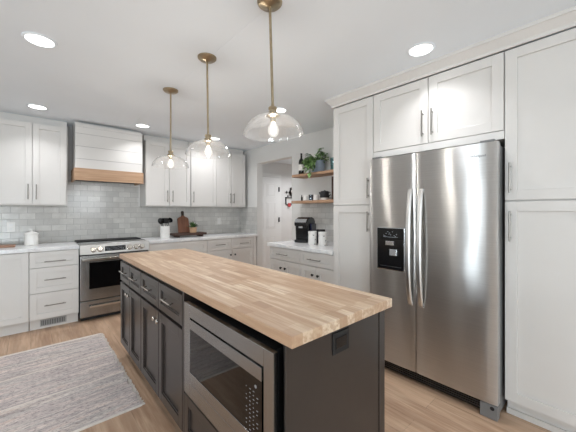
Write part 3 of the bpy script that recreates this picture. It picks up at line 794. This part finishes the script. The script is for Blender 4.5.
# ------------------------------------------------------------------ rug
mb = MB(); n = 46
xe = [0.563+0.008*math.sin(i*1.7)+random.uniform(-0.006, 0.006) for i in range(n+1)]
top = []; 
for i in range(n+1):
    y = 2.135+(3.665-2.135)*i/n
    top.append((mb.bm.verts.new((-1.9, y, 0.001)), mb.bm.verts.new((-1.9, y, 0.009)), mb.bm.verts.new((xe[i], y, 0.009)), mb.bm.verts.new((xe[i]+0.004, y, 0.001))))
for a, b in zip(top, top[1:]):
    for k in range(4): mb.bm.faces.new([a[k], a[(k+1) % 4], b[(k+1) % 4], b[k]])
mb.bm.faces.new(top[0]); mb.bm.faces.new(top[-1][::-1])
rug = mb.build('rug', 'rug'); tag(rug, 'woven striped rug in muted grey, cream and mauve on the floor', 'rug')
mb = MB()
for i in range(110):
    y = 2.14+1.52*i/109; dx = random.uniform(0.004, 0.016)
    mb.box(0.558, 0.572+dx, y-0.004, y+0.003, 0.001, 0.006)
mb.build('fringe', 'fringe', rug)
for yy in (2.135, 3.665): MB().box(-1.9, 0.565, yy-0.006, yy+0.006, 0.001, 0.0105).build('edge_binding', 'fringe', rug)

# ------------------------------------------------------------------ small things, left counter
cn = thing('canister', 'white ceramic lidded canister on the counter left of the range', 'canister', (0.005, 4.60, 0.914))
MB().lathe([(0, 0), (0.060, 0), (0.064, 0.004), (0.064, 0.125), (0.062, 0.13), (0, 0.13)], seg=40).build('body', 'ceramic', cn, smooth=True)
MB().lathe([(0, 0.1305), (0.070, 0.1305), (0.071, 0.138), (0.05, 0.152), (0.02, 0.16), (0.010, 0.164), (0.015, 0.176), (0.013, 0.186), (0, 0.19)], seg=40).build('lid', 'ceramic', cn, smooth=True)
cb = MB().box(-0.60, -0.13, 4.45, 4.66, 0.9145, 0.934).build('serving_board', 'boardwood', bevel=0.006)
tag(cb, 'tan wooden board lying on the counter at the far left edge', 'cutting board')
def outlet(label, x, z, plane, mat='cab'):
    r = thing('wall_outlet', label, 'outlet', (x, BY-0.0085, z), 0)
    MB().box(-0.037, 0.037, -0.005, 0, -0.058, 0.058).build('cover_plate', 'ceramic', r, bevel=0.002)
    for s_ in (-1, 1):
        MB().box(-0.016, 0.016, -0.0075, -0.0051, s_*0.024-0.013, s_*0.024+0.013).build('socket', 'trim', r, bevel=0.002)
    return r
outlet('white wall outlet on the tile left of the lidded canister', -0.177, 1.127, 0)
outlet('white wall outlet on the tile right of the cutting board', 2.566, 1.137, 0)

# utensil crock
ck = MB().lathe([(0, 0), (0.066, 0), (0.068, 0.003), (0.068, 0.178), (0.066, 0.18), (0.062, 0.178), (0.062, 0.01), (0, 0.01)], seg=36).build('utensil_crock', 'ceramic', smooth=True, loc=(1.497, 4.46, 0.9145))
tag(ck, 'white cylindrical crock holding black utensils right of the range', 'crock')
def utensil(name, label, dx, dy, lean, az, head):
    r = thing(name, label, 'utensil', (1.497+dx, 4.46+dy, 0.9295), 0, 'black utensils in the white crock')
    r.rotation_euler = (lean*math.sin(az), lean*math.cos(az), 0)
    MB().tube([(0, 0, 0), (0, 0, 0.225)], [0.006, 0.0045], 10).build('handle', 'matblack', r, smooth=True)
    mb = MB()
    if head == 'spoon':
        mb.lathe([(0, 0), (0.014, 0.004), (0.028, 0.022), (0.033, 0.045), (0.028, 0.068), (0.014, 0.082), (0, 0.085)], seg=20)
        mb.xform(Matrix.Translation((0, 0, 0.200)) @ Matrix.Diagonal((1.1, 0.35, 1.1, 1)))
    elif head == 'spatula':
        mb.box(-0.03, 0.03, -0.003, 0.003, 0.0, 0.08); mb.xform(Matrix.Translation((0, 0, 0.205)))
    else:
        mb.lathe([(0, 0), (0.02, 0.006), (0.035, 0.024), (0.038, 0.04), (0.034, 0.04), (0.018, 0.012), (0, 0.007)], seg=24)
        mb.xform(Matrix.Translation((0, 0.0, 0.245)) @ Matrix.Rotation(1.2, 4, 'X') @ Matrix.Scale(1.05, 4))
    mb.build('head', 'black', r, smooth=(head != 'spatula'), bevel=0.002 if head == 'spatula' else 0)
utensil('spoon', 'black spoon leaning left in the white crock', -0.006, 0.0, -0.24, 0, 'spoon')
utensil('ladle', 'black ladle leaning right in the white crock', 0.006, 0.024, 0.25, 0.0, 'ladle')
utensil('spatula', 'black flat spatula upright in the middle of the white crock', 0.0, -0.026, 0.03, 0.3, 'spatula')
utensil('spatula', 'black flat spatula leaning farthest left in the white crock', -0.004, 0.022, -0.10, 0.25, 'spatula')

# dark riser, cutting board, succulent
rs = thing('wooden_riser', 'dark wood riser tray on the back counter under the cutting board', 'riser', (1.875, 4.50, 0.914))
mb = MB(); mb.box(-0.27, 0.25, -0.12, 0.12, 0.028, 0.062); mb.build('tray_top', 'darkwalnut', rs, bevel=0.006)
for s_ in (-1, 1): MB().box(s_*0.19-0.015, s_*0.19+0.015, -0.09, 0.09, 0.0, 0.0275).build('foot', 'darkwalnut', rs)
br_ = thing('cutting_board', 'brown paddle cutting board leaning on the tile behind the riser', 'cutting board', (1.83, 4.565, 0.977))
br_.rotation_euler = (math.radians(-12), 0, 0)
pts = [(-0.088, 0.0), (0.088, 0.0), (0.090, 0.02), (0.090, 0.215), (0.082, 0.235), (0.05, 0.252), (0.028, 0.262), (0.024, 0.275), (-0.024, 0.275), (-0.028, 0.262), (-0.05, 0.252), (-0.082, 0.235), (-0.090, 0.215), (-0.09, 0.02)]
MB().prism(pts, 'Y', 0.0, 0.02).build('board', 'walnut', br_, bevel=0.003)
MB().prism([(-0.02, 0.2755), (0.02, 0.2755), (0.022, 0.335), (0.012, 0.35), (-0.012, 0.35), (-0.022, 0.335)], 'Y', -0.001, 0.021).build('board_handle', 'leather', br_, bevel=0.003)
def leaf(mb, base, direction, length, width, droop=0.3, up=Vector((0, 0, 1))):
    d = Vector(direction).normalized(); side = d.cross(up)
    if side.length < 1e-3: side = Vector((1, 0, 0))
    side.normalize(); nrm = side.cross(d).normalized()
    rows = []
    for t, wd in ((0, 0.05), (0.15, 0.75), (0.4, 1.0), (0.7, 0.7), (1.0, 0.02)):
        c_ = Vector(base)+d*length*t-Vector((0, 0, 1))*droop*length*t*t
        rows.append([mb.bm.verts.new(c_-side*width*wd/2+nrm*0.15*width*wd), mb.bm.verts.new(c_), mb.bm.verts.new(c_+side*width*wd/2+nrm*0.15*width*wd)])
    for a, b in zip(rows, rows[1:]):
        mb.bm.faces.new([a[0], a[1], b[1], b[0]]); mb.bm.faces.new([a[1], a[2], b[2], b[1]])
sp = thing('potted_succulent', 'small green plant in a tan pot beside the paddle cutting board', 'plant', (1.925, 4.445, 0.9765))
MB().lathe([(0, 0), (0.045, 0), (0.05, 0.004), (0.056, 0.085), (0.052, 0.087), (0.048, 0.075), (0, 0.072)], seg=28).build('pot', 'pot', sp, smooth=True)
mb = MB(); rr = random.Random(5)
for k in range(46):
    az = rr.uniform(0, 2*PI); el = rr.uniform(0.2, 1.4)
    leaf(mb, (0.02*math.cos(az), 0.02*math.sin(az), 0.072+rr.uniform(0, 0.03)), (math.cos(az)*math.cos(el), math.sin(az)*math.cos(el), math.sin(el)), rr.uniform(0.07, 0.12), 0.032, 0.25)
mb.build('foliage', 'leaf2', sp)

# ------------------------------------------------------------------ coffee station
cm = thing('coffee_maker', 'black single-serve coffee maker on the coffee station counter', 'coffee maker', (2.71, 2.73, 0.914), RR+0.32)
side = [(0.13, 0.0), (0.13, 0.27), (0.10, 0.305), (0.04, 0.325), (-0.04, 0.322), (-0.10, 0.298), (-0.135, 0.26), (-0.135, 0.215), (-0.105, 0.205), (-0.095, 0.05), (-0.095, 0.0)]
MB().prism(side, 'X', -0.09, 0.09).build('body', 'black', cm, bevel=0.012)
MB().box(-0.085, 0.085, -0.138, -0.096, 0.0, 0.035).build('drip_tray', 'matblack', cm, bevel=0.006)
MB().box(0.092, 0.115, -0.04, 0.11, 0.01, 0.24).build('water_tank', 'blueplastic', cm, bevel=0.008)
mb = MB(); mb.prism([(-0.142, 0.262), (-0.108, 0.303), (-0.100, 0.298), (-0.134, 0.255)], 'X', -0.082, 0.082); mb.build('lever', 'silver', cm, bevel=0.002)
MB().box(-0.03, 0.03, -0.130, -0.108, 0.185, 0.209).build('spout', 'silver', cm, bevel=0.004)
def canister2(label, x, y):
    r = thing('canister', label, 'canister', (x, y, 0.914), 0, 'white speckled canisters beside the coffee maker')
    MB().lathe([(0, 0), (0.049, 0), (0.051, 0.004), (0.051, 0.135), (0.049, 0.138), (0, 0.138)], seg=32).build('body', 'speck', r, smooth=True)
    MB().lathe([(0, 0.1385), (0.052, 0.1385), (0.052, 0.158), (0.048, 0.162), (0, 0.162)], seg=32).build('lid', 'ceramic', r, smooth=True)
canister2('white speckled canister directly beside the black coffee maker', 2.55, 2.44)
canister2('white speckled canister nearer the tall narrow pantry', 2.55, 2.275)
tn = thing('tin', 'black lidded tin behind the two white speckled canisters', 'tin', (2.72, 2.46, 0.914))
MB().lathe([(0, 0), (0.05, 0), (0.05, 0.15), (0, 0.15)], seg=28).build('body', 'matblack', tn, smooth=True)
MB().lathe([(0, 0.1505), (0.056, 0.1505), (0.056, 0.17), (0.05, 0.176), (0, 0.176)], seg=28).build('lid', 'black', tn, smooth=True)
MB().lathe([(0, 0), (0.035, 0), (0.04, 0.07), (0.036, 0.07), (0.032, 0.006), (0, 0.006)], seg=24).build('cup_body', 'matblack').name = 'cup'
o = bpy.data.objects['cup']; o.location = (2.62, 2.355, 0.9145); tag(o, 'small black cup between the two white speckled canisters', 'cup')

# floating shelves, front edge at X = 2.79
def shelf(label, y1, z):
    mb = MB(); n = 20; pts = []
    for i in range(n+1):
        y = 1.908+(y1-1.908)*i/n; pts.append((2.785+0.004*math.sin(i*1.3), y))
    pts += [(WX-0.001, y1), (WX-0.001, 1.908)]
    mb.prism(pts, 'Z', z, z+0.036)
    o = mb.build('floating_shelf', 'shelfwood', bevel=0.003); tag(o, label, 'shelf', 'floating wood shelves over the coffee station')
shelf('upper natural wood floating shelf with the trailing plant', 3.075, 1.794)
shelf('lower natural wood floating shelf with the white mugs', 3.085, 1.425)
S1 = 1.8303; S2 = 1.4613
wb = thing('wine_bottle', 'dark wine bottle with white label on the upper shelf', 'bottle', (2.88, 2.975, S1))
MB().lathe([(0, 0), (0.036, 0), (0.038, 0.004), (0.038, 0.18), (0.034, 0.205), (0.016, 0.232), (0.014, 0.25), (0.014, 0.295), (0.0155, 0.297), (0.0155, 0.305), (0, 0.306)], seg=28).build('glass_body', 'bottle', wb, smooth=True)
MB().lathe([(0.0385, 0.06), (0.0388, 0.06), (0.0388, 0.145), (0.0385, 0.145)], seg=28, closed=True).build('paper_label', 'paper', wb, smooth=True)
pl = thing('potted_pothos', 'trailing green plant in a blue-grey pot on the upper shelf', 'plant', (2.90, 2.67, S1))
MB().lathe([(0, 0), (0.07, 0), (0.078, 0.008), (0.096, 0.155), (0.094, 0.162), (0.088, 0.158), (0.086, 0.135), (0, 0.13)], seg=36).build('pot', 'potblue', pl, smooth=True)
mb = MB(); rr = random.Random(11)
st = MB()
for k in range(70):
    az = rr.uniform(0, 2*PI); el = rr.uniform(0.15, 1.3); R_ = rr.uniform(0.03, 0.15)
    b0 = Vector((min(0.07, R_*math.cos(az)), R_*math.sin(az), 0.14+0.13*math.sin(el)*rr.uniform(0.2, 1)))
    if b0.x > 0.03: b0.x = 0.03
    leaf(mb, b0, (math.cos(az)*0.6-0.3, math.sin(az), rr.uniform(-0.1, 0.7)), rr.uniform(0.055, 0.085), rr.uniform(0.04, 0.06), 0.5)
vines = [(-0.18, -0.02, -0.14), (-0.185, 0.02, -0.10), (-0.18, -0.06, -0.12), (-0.18, 0.0, -0.03), (-0.12, 0.15, 0.08), (-0.06, 0.18, 0.12), (-0.18, -0.05, -0.06), (-0.185, 0.04, -0.05), (-0.02, -0.08, 0.27)]
for (vx, vy, vz) in vines:
    P0 = Vector((0, 0, 0.14)); P2 = Vector((vx, vy, vz+0.12 if vz < 0 else vz+0.05)); P1 = Vector((vx*0.8, vy*0.8, 0.24))
    pts = []
    for i in range(9):
        t = i/8; pts.append((1-t)**2*P0+2*t*(1-t)*P1+t*t*P2)
    st.tube(pts, 0.0022, 6)
    for p in pts[3:]:
        for q in range(2):
            leaf(mb, p, (rr.uniform(-1, 0.1), rr.uniform(-0.8, 0.8), rr.uniform(-0.6, 0.4)), rr.uniform(0.055, 0.085), rr.uniform(0.045, 0.06), 0.4)
mb.build('foliage', 'leaf', pl); st.build('vines', 'leaf', pl)
MB().lathe([(0, 0.1305), (0.083, 0.1305), (0.083, 0.134), (0, 0.134)], seg=24).build('soil', 'soil', pl)
tv = MB().lathe([(0, 0), (0.036, 0), (0.042, 0.01), (0.045, 0.165), (0.041, 0.165), (0.037, 0.012), (0, 0.01)], seg=28, closed=False).build('glass_vase', 'tealglass', smooth=True, loc=(2.90, 2.40, S1))
tag(tv, 'teal glass vase right of the blue-grey plant pot', 'vase')

def mug(label, x, y, mat='ceramic', r=0.036, h=0.075, name='mug'):
    t = thing(name, label, 'mug', (x, y, S2), 0.6)
    MB().lathe([(0, 0), (r*0.9, 0), (r, 0.004), (r, h), (r-0.004, h), (r-0.005, 0.006), (0, 0.005)], seg=28).build('body', mat, t, smooth=True)
    pts = [(r-0.003, 0, h*0.8), (r+0.018, 0, h*0.78), (r+0.024, 0, h*0.5), (r+0.016, 0, h*0.25), (r-0.003, 0, h*0.2)]
    MB().tube(pts, 0.004, 8).build('mug_handle', mat, t, smooth=True)
mug('white mug on the lower shelf left of the glass tumbler', 2.88, 2.885)
o = MB().lathe([(0, 0), (0.030, 0), (0.034, 0.08), (0.031, 0.08), (0.028, 0.006), (0, 0.006)], seg=24).build('tumbler', 'tumbler', smooth=True, loc=(2.88, 2.785, S2))
tag(o, 'smoky glass tumbler between the two white mugs', 'glass')
mug('white mug on the lower shelf right of the glass tumbler', 2.88, 2.69)
o = MB().lathe([(0, 0), (0.012, 0), (0.013, 0.05), (0.006, 0.06), (0.006, 0.082), (0, 0.083)], seg=16).build('small_bottle', 'matblack', smooth=True, loc=(2.88, 2.965, S2))
tag(o, 'tiny dark bottle at the left end of the lower shelf', 'bottle')
tpz = thing('teapot', 'black teapot with white base on the lower shelf', 'teapot', (2.90, 2.555, S2), -PI/2)
MB().lathe([(0, 0), (0.045, 0), (0.052, 0.02), (0.053, 0.032), (0, 0.032)], seg=30).build('base', 'ceramic', tpz, smooth=True)
MB().lathe([(0, 0.0325), (0.058, 0.0325), (0.062, 0.05), (0.060, 0.105), (0.05, 0.118), (0.012, 0.122), (0.012, 0.13), (0, 0.132)], seg=30).build('pot_body', 'matblack', tpz, smooth=True)
MB().tube([(0.058, 0, 0.105), (0.095, 0, 0.10), (0.10, 0, 0.065), (0.06, 0, 0.05)], 0.006, 10).build('pot_handle', 'matblack', tpz, smooth=True)
MB().tube([(-0.055, 0, 0.06), (-0.085, 0, 0.09), (-0.095, 0, 0.11)], [0.012, 0.008, 0.007], 10).build('pot_spout', 'matblack', tpz, smooth=True)
pf = MB().box(2.955, 2.975, 2.24, 2.485, S2, S2+0.31).build('wooden_board', 'darkwalnut', bevel=0.003)
tag(pf, 'dark upright board behind the pantry corner on the lower shelf', 'board')

# wall hanging in the hall
wh = thing('wall_hook', 'black scrollwork wall hook with a red tassel in the hall', 'wall decor', (4.38, HY-0.001, 1.25))
mb = MB()
mb.tube([(0.10, -0.02, 0.59), (0.04, -0.02, 0.57), (0.01, -0.02, 0.50), (0.05, -0.02, 0.44), (0.09, -0.02, 0.40)], [0.018, 0.03, 0.034, 0.03, 0.018], 10)
mb.build('scroll', 'matblack', wh, smooth=True)
mb = MB(); mb.lathe([(0, -0.035), (0.035, 0), (0, 0.035)], seg=16); mb.xform(Matrix.Translation((-0.08, -0.02, 0.49)) @ Matrix.Diagonal((1, 0.4, 1, 1))); mb.build('finial', 'matblack', wh)
mb = MB()
for (a, b, c_, d_) in ((-0.11, 0.10, 0.366, 0.38), (-0.11, -0.096, 0.23, 0.366), (-0.11, 0.10, 0.216, 0.23), (0.086, 0.10, 0.38, 0.42), (-0.05, -0.036, 0.38, 0.42), (0.0, 0.014, 0.16, 0.216)): mb.box(a, b, -0.03, -0.0, c_, d_)
mb.build('frame', 'matblack', wh)
MB().box(-0.055, 0.03, -0.036, -0.0305, 0.17, 0.25).build('tassel', 'red', wh, bevel=0.002)
